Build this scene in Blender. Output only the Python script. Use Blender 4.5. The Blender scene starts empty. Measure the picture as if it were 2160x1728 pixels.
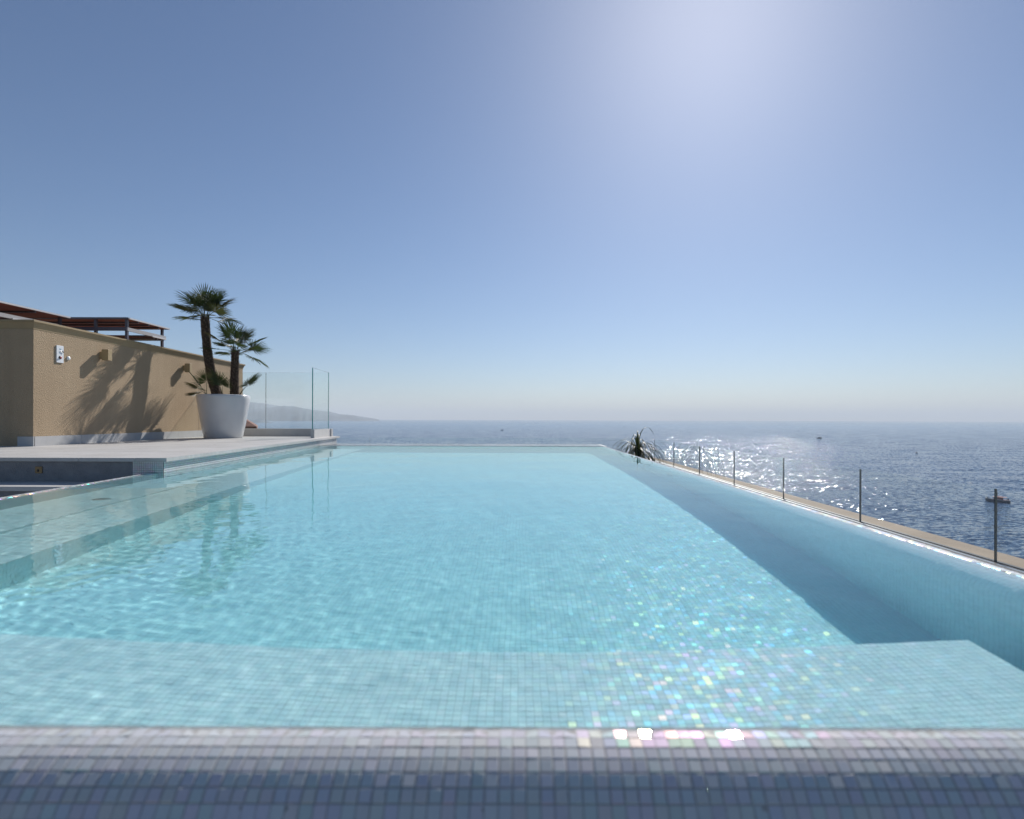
import bpy, math, random
import numpy as np
from mathutils import Vector, Matrix, Quaternion

R = math.radians
sc = bpy.context.scene
COL = sc.collection
random.seed(7)
RNG = np.random.default_rng(11)

# ------------------------------------------------------------------ camera
cam = bpy.data.cameras.new('camera')
cam_o = bpy.data.objects.new('camera', cam)
COL.objects.link(cam_o)
sc.camera = cam_o
cam.sensor_width = 36.0
cam.lens = 20.0
cam.shift_x = -10 / 2160
cam.shift_y = 21 / 2160
cam.clip_start = 0.05
cam.clip_end = 150000
cam_o.location = (0, 0, 0.65)
cam_o.rotation_euler = (R(90), R(-0.17), 0)
cam.dof.use_dof = True
cam.dof.focus_distance = 9.0
cam.dof.aperture_fstop = 2.0

# ------------------------------------------------------------------ sky, sun, exposure
SUN_AZ, SUN_EL = R(19.0), R(36.2)
world = bpy.data.worlds.new('World')
sc.world = world
world.use_nodes = True
wt = world.node_tree
sky = wt.nodes.new('ShaderNodeTexSky')
sky.sky_type = 'NISHITA'
sky.sun_disc = False
sky.sun_elevation = SUN_EL
sky.sun_rotation = SUN_AZ
sky.altitude = 0
sky.air_density = 0.9
sky.dust_density = 0.42
sky.ozone_density = 5.5
wt.links.new(sky.outputs[0], wt.nodes['Background'].inputs[0])
wt.nodes['Background'].inputs[1].default_value = 0.069

sun = bpy.data.lights.new('sun', 'SUN')
sun.energy = 4.6
sun.angle = R(0.53)
sun.color = (1.0, 0.955, 0.90)
sun_o = bpy.data.objects.new('sun', sun)
COL.objects.link(sun_o)
sdir = Vector((math.sin(SUN_AZ) * math.cos(SUN_EL), math.cos(SUN_AZ) * math.cos(SUN_EL), math.sin(SUN_EL)))
sun_o.rotation_euler = sdir.to_track_quat('Z', 'Y').to_euler()
sun_o.location = (6, 18, 14)
sun.cycles.is_caustics_light = True

sc.view_settings.view_transform = 'Standard'
sc.view_settings.look = 'None'
sc.view_settings.exposure = 0.3
sc.view_settings.gamma = 1.0
sc.view_settings.use_curve_mapping = False
cy = sc.cycles
cy.use_denoising = True
cy.max_bounces = 16
cy.diffuse_bounces = 8
cy.transmission_bounces = 10
cy.glossy_bounces = 10
cy.transparent_max_bounces = 32
cy.sample_clamp_indirect = 6.0
cy.caustics_reflective = True
cy.caustics_refractive = True
cy.blur_glossy = 0.3
cy.volume_bounces = 1

# ------------------------------------------------------------------ helpers
def link(o):
    COL.objects.link(o)
    return o

def tag(o, label=None, cat=None, group=None, kind=None):
    if label: o['label'] = label
    if cat: o['category'] = cat
    if group: o['group'] = group
    if kind: o['kind'] = kind
    return o

def empty(name, loc=(0, 0, 0)):
    o = bpy.data.objects.new(name, None)
    o.empty_display_size = 0.1
    o.location = loc
    return link(o)

def set_parent(o, p):
    o.parent = p
    m = Matrix.Translation(p.location) if p.type == 'EMPTY' else Matrix.Identity(4)
    o.matrix_parent_inverse = m.inverted()

def newobj(name, me, parent=None, mat=None):
    if mat is not None and len(me.materials) == 0:
        me.materials.append(mat)
    o = bpy.data.objects.new(name, me)
    link(o)
    if parent is not None:
        set_parent(o, parent)
    return o

class MB:
    """collects polygons in world coordinates"""
    def __init__(s):
        s.v, s.f, s.sm = [], [], []
    def add(s, vs, fs, smooth=False):
        n = len(s.v)
        s.v += [tuple(x) for x in vs]
        s.f += [tuple(n + i for i in f) for f in fs]
        s.sm += [smooth] * len(fs)
        return s
    def box(s, lo, hi, M=None, bev=0.0):
        x0, y0, z0 = lo; x1, y1, z1 = hi
        if bev <= 0:
            vs = [(x0,y0,z0),(x1,y0,z0),(x1,y1,z0),(x0,y1,z0),(x0,y0,z1),(x1,y0,z1),(x1,y1,z1),(x0,y1,z1)]
            fs = [(3,2,1,0),(4,5,6,7),(0,1,5,4),(1,2,6,5),(2,3,7,6),(3,0,4,7)]
        else:
            b = bev
            vs = [(x0,y0,z0),(x1,y0,z0),(x1,y1,z0),(x0,y1,z0),
                  (x0,y0,z1-b),(x1,y0,z1-b),(x1,y1,z1-b),(x0,y1,z1-b),
                  (x0+b,y0+b,z1),(x1-b,y0+b,z1),(x1-b,y1-b,z1),(x0+b,y1-b,z1)]
            fs = [(3,2,1,0),(8,9,10,11),(0,1,5,4),(1,2,6,5),(2,3,7,6),(3,0,4,7),
                  (4,5,9,8),(5,6,10,9),(6,7,11,10),(7,4,8,11)]
        if M is not None:
            vs = [M @ Vector(v) for v in vs]
        return s.add(vs, fs)
    def prism(s, poly, z0, z1):
        """poly counter-clockwise seen from above"""
        n = len(poly)
        vs = [(x, y, z0) for x, y in poly] + [(x, y, z1) for x, y in poly]
        fs = [tuple(range(n - 1, -1, -1)), tuple(range(n, 2 * n))]
        fs += [(i, (i + 1) % n, n + (i + 1) % n, n + i) for i in range(n)]
        return s.add(vs, fs)
    def tube(s, pts, rad, seg=8, smooth=True, cap=True):
        pts = [Vector(p) for p in pts]
        n = len(pts)
        rad = rad if isinstance(rad, (list, tuple)) else [rad] * n
        rings = []
        up = Vector((0.31, 0.17, 0.93))
        for i, p in enumerate(pts):
            t = (pts[min(i + 1, n - 1)] - pts[max(i - 1, 0)]).normalized()
            a = t.cross(up)
            if a.length < 1e-3: a = t.cross(Vector((1, 0, 0)))
            a.normalize(); b = t.cross(a)
            rings.append([p + (a * math.cos(2*math.pi*k/seg) + b * math.sin(2*math.pi*k/seg)) * rad[i] for k in range(seg)])
        vs = [v for r in rings for v in r]
        fs = [(i*seg+k, i*seg+(k+1) % seg, (i+1)*seg+(k+1) % seg, (i+1)*seg+k) for i in range(n-1) for k in range(seg)]
        if cap:
            fs += [tuple(range(seg - 1, -1, -1)), tuple((n-1)*seg + k for k in range(seg))]
        return s.add(vs, fs, smooth)
    def lathe(s, prof, c=(0, 0, 0), seg=48, smooth=True):
        vs = [(c[0] + r*math.cos(2*math.pi*k/seg), c[1] + r*math.sin(2*math.pi*k/seg), c[2] + z) for r, z in prof for k in range(seg)]
        fs = [(i*seg+k, i*seg+(k+1) % seg, (i+1)*seg+(k+1) % seg, (i+1)*seg+k) for i in range(len(prof)-1) for k in range(seg)]
        return s.add(vs, fs, smooth)
    def mesh(s, name):
        me = bpy.data.meshes.new(name)
        me.from_pydata(s.v, [], s.f)
        me.polygons.foreach_set('use_smooth', s.sm)
        me.update()
        return me
    def build(s, name, mat, parent=None):
        return newobj(name, s.mesh(name), parent, mat)

# ------------------------------------------------------------------ materials
def mat_new(name):
    m = bpy.data.materials.new(name)
    m.use_nodes = True
    t = m.node_tree
    return m, t, t.nodes['Principled BSDF'], t.nodes['Material Output']

def nd(t, kind, **kw):
    n = t.nodes.new(kind)
    for k, v in kw.items():
        if k in n.inputs: n.inputs[k].default_value = v
        else: setattr(n, k, v)
    return n

def ramp(t, stops):
    n = t.nodes.new('ShaderNodeValToRGB')
    el = n.color_ramp.elements
    while len(el) < len(stops): el.new(0.5)
    for e, (p, c) in zip(el, stops):
        e.position = p; e.color = (c[0], c[1], c[2], 1)
    return n

def plain(name, col, rough=0.6, var=0.12, scale=6.0, bump=0.0, bscale=60.0, metal=0.0, spec=0.5):
    """a coloured surface with large soft stains and optional fine relief"""
    m, t, p, out = mat_new(name)
    tc = nd(t, 'ShaderNodeTexCoord')
    nz = nd(t, 'ShaderNodeTexNoise', Scale=scale, Detail=6.0, Roughness=0.6)
    t.links.new(tc.outputs['Object'], nz.inputs['Vector'])
    a = tuple(c * (1 - var) for c in col); b = tuple(min(1, c * (1 + var)) for c in col)
    r = ramp(t, [(0.3, a), (0.7, b)])
    t.links.new(nz.outputs['Fac'], r.inputs[0])
    t.links.new(r.outputs[0], p.inputs['Base Color'])
    p.inputs['Roughness'].default_value = rough
    p.inputs['Metallic'].default_value = metal
    p.inputs['Specular IOR Level'].default_value = spec
    if bump > 0:
        n2 = nd(t, 'ShaderNodeTexNoise', Scale=bscale, Detail=4.0, Roughness=0.6)
        t.links.new(tc.outputs['Object'], n2.inputs['Vector'])
        bp = nd(t, 'ShaderNodeBump', Strength=bump, Distance=0.01)
        t.links.new(n2.outputs['Fac'], bp.inputs['Height'])
        t.links.new(bp.outputs[0], p.inputs['Normal'])
    return m

def tile_material(name, ior=1.36, film=1.6, rough=.16, val=.74):
    """pearly iridescent glass mosaic, every tile its own tint and film"""
    m, t, p, out = mat_new(name)
    g = nd(t, 'ShaderNodeNewGeometry')
    oi = nd(t, 'ShaderNodeObjectInfo')
    ad = nd(t, 'ShaderNodeMath', operation='ADD')
    t.links.new(g.outputs['Random Per Island'], ad.inputs[0])
    t.links.new(oi.outputs['Random'], ad.inputs[1])
    fr = nd(t, 'ShaderNodeMath', operation='FRACT')
    t.links.new(ad.outputs[0], fr.inputs[0])
    r = ramp(t, [(0.0, (.74, .77, .79)), (0.25, (.83, .84, .84)), (0.5, (.77, .81, .82)), (0.75, (.84, .82, .84)), (1.0, (.79, .82, .84))])
    t.links.new(fr.outputs[0], r.inputs[0])
    tc = nd(t, 'ShaderNodeTexCoord'); ls = nd(t, 'ShaderNodeTexNoise', Scale=2.3, Detail=7.0, Roughness=.65)
    t.links.new(tc.outputs['Object'], ls.inputs['Vector'])
    lv = nd(t, 'ShaderNodeMapRange'); lv.inputs['From Min'].default_value = .3; lv.inputs['From Max'].default_value = .7
    lv.inputs['To Min'].default_value = val * .93; lv.inputs['To Max'].default_value = val * 1.05
    t.links.new(ls.outputs['Fac'], lv.inputs[0])
    hv = nd(t, 'ShaderNodeHueSaturation'); t.links.new(r.outputs[0], hv.inputs['Color']); t.links.new(lv.outputs[0], hv.inputs['Value'])
    t.links.new(hv.outputs[0], p.inputs['Base Color'])
    mu = nd(t, 'ShaderNodeMath', operation='MULTIPLY'); mu.inputs[1].default_value = 7.31
    t.links.new(fr.outputs[0], mu.inputs[0])
    f2 = nd(t, 'ShaderNodeMath', operation='FRACT'); t.links.new(mu.outputs[0], f2.inputs[0])
    mr = nd(t, 'ShaderNodeMapRange'); mr.inputs['To Min'].default_value = 260; mr.inputs['To Max'].default_value = 620
    t.links.new(f2.outputs[0], mr.inputs[0])
    t.links.new(mr.outputs[0], p.inputs['Thin Film Thickness'])
    p.inputs['Thin Film IOR'].default_value = film
    p.inputs['Roughness'].default_value = rough
    p.inputs['IOR'].default_value = ior
    return m

M_TILE = tile_material('pearl_mosaic')
M_TILE_WET = tile_material('pearl_mosaic_under_water', 1.105, 1.16, .24, 1.0)   # index relative to water
M_GROUT = plain('grout', (.34, .33, .315), 0.8, 0.15, 3.0)
M_GROUT_PALE = plain('pale_grout', (.56, .58, .58), 0.8, 0.10, 3.0)

def glass_pane_material():
    m, t, p, out = mat_new('clear_glass')
    t.nodes.remove(p)
    tr = nd(t, 'ShaderNodeBsdfTransparent'); tr.inputs[0].default_value = (.968, .984, .980, 1)
    gl = nd(t, 'ShaderNodeBsdfGlossy'); gl.inputs['Roughness'].default_value = 0.0
    gl.inputs[0].default_value = (1, 1, 1, 1)
    fr = nd(t, 'ShaderNodeFresnel', IOR=1.5)
    mx = nd(t, 'ShaderNodeMixShader')
    gm = nd(t, 'ShaderNodeNewGeometry')
    fm = nd(t, 'ShaderNodeMath', operation='MULTIPLY_ADD'); fm.inputs[1].default_value = -1.0; fm.inputs[2].default_value = 1.0
    t.links.new(gm.outputs['Backfacing'], fm.inputs[0])
    f3 = nd(t, 'ShaderNodeMath', operation='MULTIPLY'); t.links.new(fm.outputs[0], f3.inputs[0]); t.links.new(fr.outputs[0], f3.inputs[1])
    t.links.new(f3.outputs[0], mx.inputs[0]); t.links.new(tr.outputs[0], mx.inputs[1]); t.links.new(gl.outputs[0], mx.inputs[2])
    t.links.new(mx.outputs[0], out.inputs['Surface'])
    return m
M_GLASS = glass_pane_material()
M_GEDGE = plain('glass_edge', (.02, .27, .26), 0.12, 0.1, 4.0)
M_GEDGE_DARK = plain('glass_edge_dark', (.11, .135, .135), 0.15, 0.1, 4.0)

# ------------------------------------------------------------------ plan of the pool (metres, water level z = 0)
PITCH = 0.026
SL = -0.0785                                   # the left side of the pool runs a little outwards
def XD(y): return -4.20 + SL * (y - 6.75)      # tiled side of the deck
def XL(y): return XD(y) - 0.15                 # crest of the left overflow edge
XR_IN, XR = 1.965, 2.13
Y_NEAR, Y_FAR, Y_FAR_OUT = 1.175, 13.75, 14.95
Z_FLOOR, Z_BENCH, Z_BENCH_UP = -1.14, -0.64, -0.59
Y_SHELF, X_SHELF = 2.205, 1.75
Z_TERR = -1.80
Z_DECK = 0.18

# ------------------------------------------------------------------ sea
def sea_material():
    m, t, p, out = mat_new('sea_water')
    tc = nd(t, 'ShaderNodeTexCoord')
    def slopes(scale, amp, stretch, detail, seed):
        mp = nd(t, 'ShaderNodeMapping')
        mp.inputs['Scale'].default_value = (scale * stretch, scale, 1)
        mp.inputs['Location'].default_value = (seed, seed * 2.3, 0)
        t.links.new(tc.outputs['Object'], mp.inputs['Vector'])
        nz = nd(t, 'ShaderNodeTexNoise', Scale=1.0, Detail=detail, Roughness=0.55)
        nz.noise_dimensions = '2D'
        t.links.new(mp.outputs[0], nz.inputs['Vector'])
        sb = nd(t, 'ShaderNodeVectorMath', operation='SUBTRACT'); sb.inputs[1].default_value = (.5, .5, .5)
        t.links.new(nz.outputs['Color'], sb.inputs[0])
        sl = nd(t, 'ShaderNodeVectorMath', operation='SCALE'); sl.inputs['Scale'].default_value = amp
        t.links.new(sb.outputs[0], sl.inputs[0])
        return sl
    a = slopes(0.045, 0.30, 0.45, 2.0, 3.1)
    b = slopes(0.46, 0.95, 0.55, 2.0, 17.7)
    c = slopes(1.10, 0.48, 0.8, 2.0, 41.3)
    s1 = nd(t, 'ShaderNodeVectorMath', operation='ADD'); t.links.new(a.outputs[0], s1.inputs[0]); t.links.new(b.outputs[0], s1.inputs[1])
    s2 = nd(t, 'ShaderNodeVectorMath', operation='ADD'); t.links.new(s1.outputs[0], s2.inputs[0]); t.links.new(c.outputs[0], s2.inputs[1])
    # wind lanes: calmer and rougher streaks
    mp = nd(t, 'ShaderNodeMapping'); mp.inputs['Scale'].default_value = (0.0012, 0.007, 1)
    mp.inputs['Rotation'].default_value = (0, 0, R(4))
    t.links.new(tc.outputs['Object'], mp.inputs['Vector'])
    wz = nd(t, 'ShaderNodeTexNoise', Scale=1.0, Detail=5.0, Roughness=0.6); wz.noise_dimensions = '2D'
    t.links.new(mp.outputs[0], wz.inputs['Vector'])
    mr = nd(t, 'ShaderNodeMapRange')
    mr.inputs['From Min'].default_value = .3; mr.inputs['From Max'].default_value = .7
    mr.inputs['To Min'].default_value = .75; mr.inputs['To Max'].default_value = 1.12
    t.links.new(wz.outputs['Fac'], mr.inputs[0])
    # the breeze ruffles the water off the shore, farther out it lies smoother
    sx = nd(t, 'ShaderNodeSeparateXYZ'); t.links.new(tc.outputs['Object'], sx.inputs[0])
    m2 = nd(t, 'ShaderNodeMapRange')
    m2.inputs['From Min'].default_value = 300; m2.inputs['From Max'].default_value = 3200
    m2.inputs['To Min'].default_value = 1.1; m2.inputs['To Max'].default_value = .32
    t.links.new(sx.outputs['Y'], m2.inputs[0])
    mm = nd(t, 'ShaderNodeMath', operation='MULTIPLY'); t.links.new(mr.outputs[0], mm.inputs[0]); t.links.new(m2.outputs[0], mm.inputs[1])
    s3 = nd(t, 'ShaderNodeVectorMath', operation='SCALE'); t.links.new(s2.outputs[0], s3.inputs[0]); t.links.new(mm.outputs[0], s3.inputs['Scale'])
    mu = nd(t, 'ShaderNodeVectorMath', operation='MULTIPLY'); mu.inputs[1].default_value = (1.25, 1, 0)
    t.links.new(s3.outputs[0], mu.inputs[0])
    s4 = nd(t, 'ShaderNodeVectorMath', operation='ADD'); s4.inputs[1].default_value = (0, -0.06, 1)
    t.links.new(mu.outputs[0], s4.inputs[0])
    nm = nd(t, 'ShaderNodeVectorMath', operation='NORMALIZE'); t.links.new(s4.outputs[0], nm.inputs[0])
    t.links.new(nm.outputs[0], p.inputs['Normal'])
    p.inputs['Base Color'].default_value = (.016, .058, .125, 1)
    p.inputs['Roughness'].default_value = 0.07
    p.inputs['IOR'].default_value = 1.33
    return m
M_SEA = sea_material()
Z_SEA = -40.0
sb = MB()
xs = [-60000, -12000, -2500, -500, 500, 2500, 12000, 60000]
ys = [25, 200, 700, 2500, 10000, 60000]
vs = [(x, y, Z_SEA) for y in ys for x in xs]
nx = len(xs)
sb.add(vs, [(j*nx+i, j*nx+i+1, (j+1)*nx+i+1, (j+1)*nx+i) for j in range(len(ys)-1) for i in range(nx-1)])
sea = sb.build('sea', M_SEA)
tag(sea, 'blue sea with small waves and sun glitter below the pool terrace', kind='structure')

# ------------------------------------------------------------------ mountains and headland
M_MOUNT = plain('haze_tinted_slope', (.12, .16, .20), 0.95, 0.3, 0.002)  # pale blue of the distant haze is worked into the slope colour
def ridge(name, dist, px_prof, depth, label, base_px=885, rough=0.02, seed=1):
    """terrain ridge: profile of (pixel x, pixel y of skyline) turned into heights at its true distance"""
    rr = random.Random(seed)
    n = 90
    pxs = [p[0] for p in px_prof]; pys = [p[1] for p in px_prof]
    mb = MB(); rows = 7; vs = []
    for i in range(n + 1):
        px = pxs[0] + (pxs[-1] - pxs[0]) * i / n
        py = float(np.interp(px, pxs, pys))
        x = (px - 1090) / 1200 * dist
        top = max(2.0, 0.65 + (883.2 + 0.003 * (px - 700) - py) / 1200 * dist - Z_SEA)
        for j in range(rows):
            u = j / (rows - 1)                  # 0 front foot, .6 crest, 1 back foot
            hgt = top * (1 - abs(u - .6) / (.6 if u < .6 else .4)) ** .8 if abs(u - .6) > 1e-6 else top
            hgt *= 1 + (rr.random() - .5) * rough * 2
            yy = dist - .6 * depth + depth * u + (rr.random() - .5) * depth * .06
            vs.append((x * (yy / dist), yy, Z_SEA - 3 + hgt + 3 * (u not in (0, 1))))
    fs = [(i*rows+j, (i+1)*rows+j, (i+1)*rows+j+1, i*rows+j+1) for i in range(n) for j in range(rows - 1)]
    mb.add(vs, fs, True)
    o = mb.build(name, M_MOUNT)
    tag(o, label, kind='structure')
    return o
ridge('mountain', 16500, [(440, 842), (470, 840), (500, 841), (523, 842), (560, 846), (600, 854), (640, 861), (690, 870), (720, 880), (735, 885)], 3000,
      'pale high mountain ridge fading into haze behind the glass screen', seed=2)
ridge('mountain', 13000, [(420, 866), (470, 862), (520, 860), (560, 857), (598, 851), (625, 853.5), (657, 860.5), (697, 865.5), (715, 871), (743, 873.5), (782, 880), (800, 884)], 2000,
      'low hazy coastal ridge running down to the sea beyond the glass screen', seed=3)
ridge('headland', 6000, [(440, 876), (500, 878), (520, 880.5), (537, 884.5), (545, 883.6), (552, 883.8), (558, 887), (566, 888.5), (575, 890)], 500,
      'dark low headland of rocks and trees on the sea behind the planter', rough=0.12, seed=5)

# ------------------------------------------------------------------ terrace floor, parapets
M_TERR = plain('terrace_paving', (.34, .32, .29), 0.8, 0.12, 1.5, 0.2, 40)
terr = MB().prism([(-16, -4), (3.80, -4), (3.80, 15.95), (-16, 15.95)], Z_TERR - 0.3, Z_TERR).build('terrace_floor', M_TERR)
tag(terr, 'lower terrace paving round the raised pool', kind='structure')

def stone_material():
    m, t, p, out = mat_new('sand_stone')
    tc = nd(t, 'ShaderNodeTexCoord')
    n1 = nd(t, 'ShaderNodeTexNoise', Scale=1.3, Detail=8.0, Roughness=0.65)
    n2 = nd(t, 'ShaderNodeTexNoise', Scale=170.0, Detail=2.0)
    t.links.new(tc.outputs['Object'], n1.inputs['Vector']); t.links.new(tc.outputs['Object'], n2.inputs['Vector'])
    r = ramp(t, [(0.3, (.22, .165, .115)), (0.55, (.30, .23, .165)), (0.75, (.36, .285, .205))])
    t.links.new(n1.outputs['Fac'], r.inputs[0])
    mx = nd(t, 'ShaderNodeMixRGB', blend_type='MULTIPLY'); mx.inputs[0].default_value = .10
    r2 = ramp(t, [(0.35, (.55, .52, .5)), (0.6, (1, 1, 1))])
    t.links.new(n2.outputs['Fac'], r2.inputs[0])
    t.links.new(r.outputs[0], mx.inputs[1]); t.links.new(r2.outputs[0], mx.inputs[2])
    t.links.new(mx.outputs[0], p.inputs['Base Color'])
    p.inputs['Roughness'].default_value = .85
    bp = nd(t, 'ShaderNodeBump', Strength=.5, Distance=.006)
    t.links.new(n2.outputs['Fac'], bp.inputs['Height']); t.links.new(bp.outputs[0], p.inputs['Normal'])
    return m
M_STONE = stone_material()
Z_PAR = -0.40
XF = 3.53                                        # line of the seaward glass
pr = MB().box((XF - .07, -3.0, Z_TERR), (XF + .33, 15.35, Z_PAR)).build('parapet_wall', M_STONE)
tag(pr, 'long sand coloured stone parapet along the right of the pool under the glass', 'parapet')
pr = MB().box((-5.6, 15.42, Z_TERR), (XF + .29, 15.80, Z_PAR)).build('parapet_wall', M_STONE)
tag(pr, 'stone parapet across the far end behind the pool edge', 'parapet')

# ------------------------------------------------------------------ glass fences
M_ALU = plain('aluminium', (.62, .62, .62), .3, .05, 3, metal=1.0)
M_DARKMET = plain('dark_gasket', (.03, .03, .032), .45, .1, 3)

def pane(parent, a, b, z0, z1, th, edge_mat):
    """one laminated glass pane standing on the line a-b, its cut edges a child"""
    a, b = Vector((a[0], a[1], 0)), Vector((b[0], b[1], 0))
    d = (b - a).normalized(); n = Vector((-d.y, d.x, 0)) * th / 2
    c = [a - n, b - n, b + n, a + n]
    vs = [(v.x, v.y, z) for z in (z0, z1) for v in c]
    body = MB().add(vs, [(0, 1, 5, 4), (2, 3, 7, 6)])
    o = body.build('glass_pane', M_GLASS, parent)
    e = MB().add(vs, [(3, 2, 1, 0), (4, 5, 6, 7), (1, 2, 6, 5), (3, 0, 4, 7)])
    e.build('glass_edge', edge_mat, o)
    return o

fence = empty('glass_fence', (XF, 9, Z_PAR))
tag(fence, 'frameless glass fence along the right side of the pool above the sea', 'fence')
MB().box((XF - .045, -2.0, Z_PAR + .002), (XF - .012, 15.3, Z_PAR + .012)).build('rail', M_DARKMET, fence)
MB().box((XF + .012, -2.0, Z_PAR + .002), (XF + .045, 15.3, Z_PAR + .012)).build('rail', M_DARKMET, fence)
MB().box((XF - .060, -2.0, Z_PAR + .002), (XF - .046, 15.3, Z_PAR + .014)).build('rail_trim', M_ALU, fence)
y0 = 4.19
ys = [4.19 - 1.70 * 2, 4.19 - 1.70, 4.19, 5.84, 7.52, 9.23, 10.98, 12.77, 14.56]
for i in range(len(ys) - 1):
    pane(fence, (XF, ys[i] + .004), (XF, ys[i + 1] - .004), Z_PAR + .004, 0.15, .015, M_GEDGE_DARK)
fence2 = empty('glass_fence', (0, 15.6, Z_PAR))
tag(fence2, 'low glass fence just showing behind the far edge of the pool', 'fence')
MB().box((-5.5, 15.57, Z_PAR + .002), (XF - .05, 15.63, Z_PAR + .03)).build('rail', M_DARKMET, fence2)
xs = [-5.45, -4.03, -2.18, 0.10, 1.93, XF - .08]
for i in range(len(xs) - 1):
    pane(fence2, (xs[i] + .008, 15.6), (xs[i + 1] - .008, 15.6), Z_PAR + .004, 0.145, .019, M_GEDGE_DARK)

# ------------------------------------------------------------------ the pool: shell, mosaic, rims
pool = empty('swimming_pool', (-1, 8, Z_TERR))
tag(pool, 'overflowing swimming pool lined with pearly white mosaic tiles', 'pool')

def receiver(o):
    o.cycles.is_caustics_receiver = True
    return o

def shell(mb, name):
    return receiver(mb.build(name, M_GROUT_PALE, pool))

# grout-coloured bed: floor, benches, walls
YS, YE = 1.24, Y_FAR
BU, BL = 0.74, 1.30                              # widths of the two left benches
fb = MB()
fb.prism([(XL(YS) - .0, YS), (XR_IN, YS), (XR_IN, YE), (XL(YE), YE)], Z_FLOOR - .25, Z_FLOOR)
shell(fb, 'pool_floor')
bb = MB().prism([(XL(YS) + .01, YS + .001), (XL(YS) + BL, YS + .001), (XL(YE) + BL, YE - .001), (XL(YE) + .01, YE - .001)], Z_FLOOR + .001, Z_BENCH)
bb.prism([(XL(YS) + .012, YS + .002), (XL(YS) + BU, YS + .002), (XL(YE) + BU, YE - .002), (XL(YE) + .012, YE - .002)], Z_BENCH + .001, Z_BENCH_UP)
shell(bb, 'side_bench')
shell(MB().prism([(XL(YS) + BL + .002, YS + .003), (X_SHELF, YS + .003), (X_SHELF, Y_SHELF), (XL(Y_SHELF) + BL + .002, Y_SHELF)], Z_FLOOR + .002, Z_BENCH), 'near_bench')

# profiles (horizontal offset inwards, z) from the pool side up over the crest and down outside
def right_profile():
    pts = [(XR_IN, Z_FLOOR), (XR_IN, -.26)]
    for k in range(1, 9):
        a = k / 8 * math.pi / 2
        pts.append((XR_IN + (XR - XR_IN) * (1 - math.cos(a)), -.26 + .265 * math.sin(a)))
    c = 0.018
    for k in range(1, 7):
        a = k / 6 * math.pi / 2
        pts.append((XR + c * math.sin(a), .005 - c * (1 - math.cos(a))))
    pts.append((XR + c, Z_TERR))
    return pts
def near_profile():
    pts = [(YS, Z_FLOOR), (YS, -.08)]
    for k in range(1, 7):
        a = k / 6 * math.pi / 2
        pts.append((YS - (YS - Y_NEAR) * (1 - math.cos(a)), -.08 + .084 * math.sin(a)))
    Rr = .17
    for k in range(1, 13):
        a = k / 12 * math.pi / 2
        pts.append((Y_NEAR - Rr * math.sin(a), .004 - Rr * (1 - math.cos(a))))
    pts.append((Y_NEAR - Rr, Z_TERR))
    return pts
def left_profile():
    pts = [(0.10, Z_FLOOR), (0.10, -.10)]
    for k in range(1, 7):
        a = k / 6 * math.pi / 2
        pts.append((.10 * math.cos(a), -.10 + .105 * math.sin(a)))
    for k in range(1, 7):
        a = k / 6 * math.pi / 2
        pts.append((-.06 * math.sin(a), .005 - .06 * (1 - math.cos(a))))
    pts.append((-.06, Z_TERR))
    return pts

def resample(pts, step):
    """points every `step` of arc length along a polyline"""
    out = [Vector(pts[0])]; acc = 0.0
    cur = Vector(pts[0]); i = 1
    while i < len(pts):
        seg = Vector(pts[i]) - cur
        L = seg.length
        if acc + L >= step:
            cur = cur + seg * ((step - acc) / L)
            out.append(cur.copy()); acc = 0.0
        else:
            acc += L; cur = Vector(pts[i]); i += 1
    return out

TV, TQ = {}, {}
def quads(key, C, U, V, half=.0121, tilt=0.030, lift=.0012):
    """flat mosaic pieces: centres C, tangents U V, every one tipped a little"""
    n = len(C)
    N = np.cross(U, V)
    C = C + N * lift
    a = RNG.normal(0, tilt, n)[:, None] * half; b = RNG.normal(0, tilt, n)[:, None] * half
    a = np.clip(a, -.0010, .0010); b = np.clip(b, -.0010, .0010)
    ha = half * (1 + RNG.normal(0, .006, n))[:, None]
    P = np.stack([C - U*ha - V*ha - N*(a+b), C + U*ha - V*ha + N*(a-b), C + U*ha + V*ha + N*(a+b), C - U*ha + V*ha - N*(a-b)], 1)
    TV.setdefault(key, []).append(P.reshape(-1, 3))

def flush(key, name, label=None, mat=None):
    V = np.concatenate(TV[key]); n = len(V) // 4
    me = bpy.data.meshes.new(name)
    me.vertices.add(len(V)); me.vertices.foreach_set('co', V.ravel().astype(np.float32))
    me.loops.add(n * 4); me.loops.foreach_set('vertex_index', np.arange(n * 4, dtype=np.int32))
    me.polygons.add(n)
    me.polygons.foreach_set('loop_start', np.arange(0, n * 4, 4, dtype=np.int32))
    me.polygons.foreach_set('loop_total', np.full(n, 4, dtype=np.int32))
    me.update(); me.validate()
    o = receiver(newobj(name, me, pool, mat or M_TILE))
    o['kind'] = 'stuff'
    if label: o['label'] = label
    return o

def field(key, o, u, v, nu, nv, mask=None, **kw):
    o, u, v = np.array(o, float), np.array(u, float), np.array(v, float)
    I, J = np.meshgrid(np.arange(nu) + .5, np.arange(nv) + .5)
    C = o + I.reshape(-1, 1) * PITCH * u + J.reshape(-1, 1) * PITCH * v
    if mask is not None: C = C[mask(C)]
    n = len(C)
    quads(key, C, np.repeat(u[None], n, 0), np.repeat(v[None], n, 0), **kw)

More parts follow.
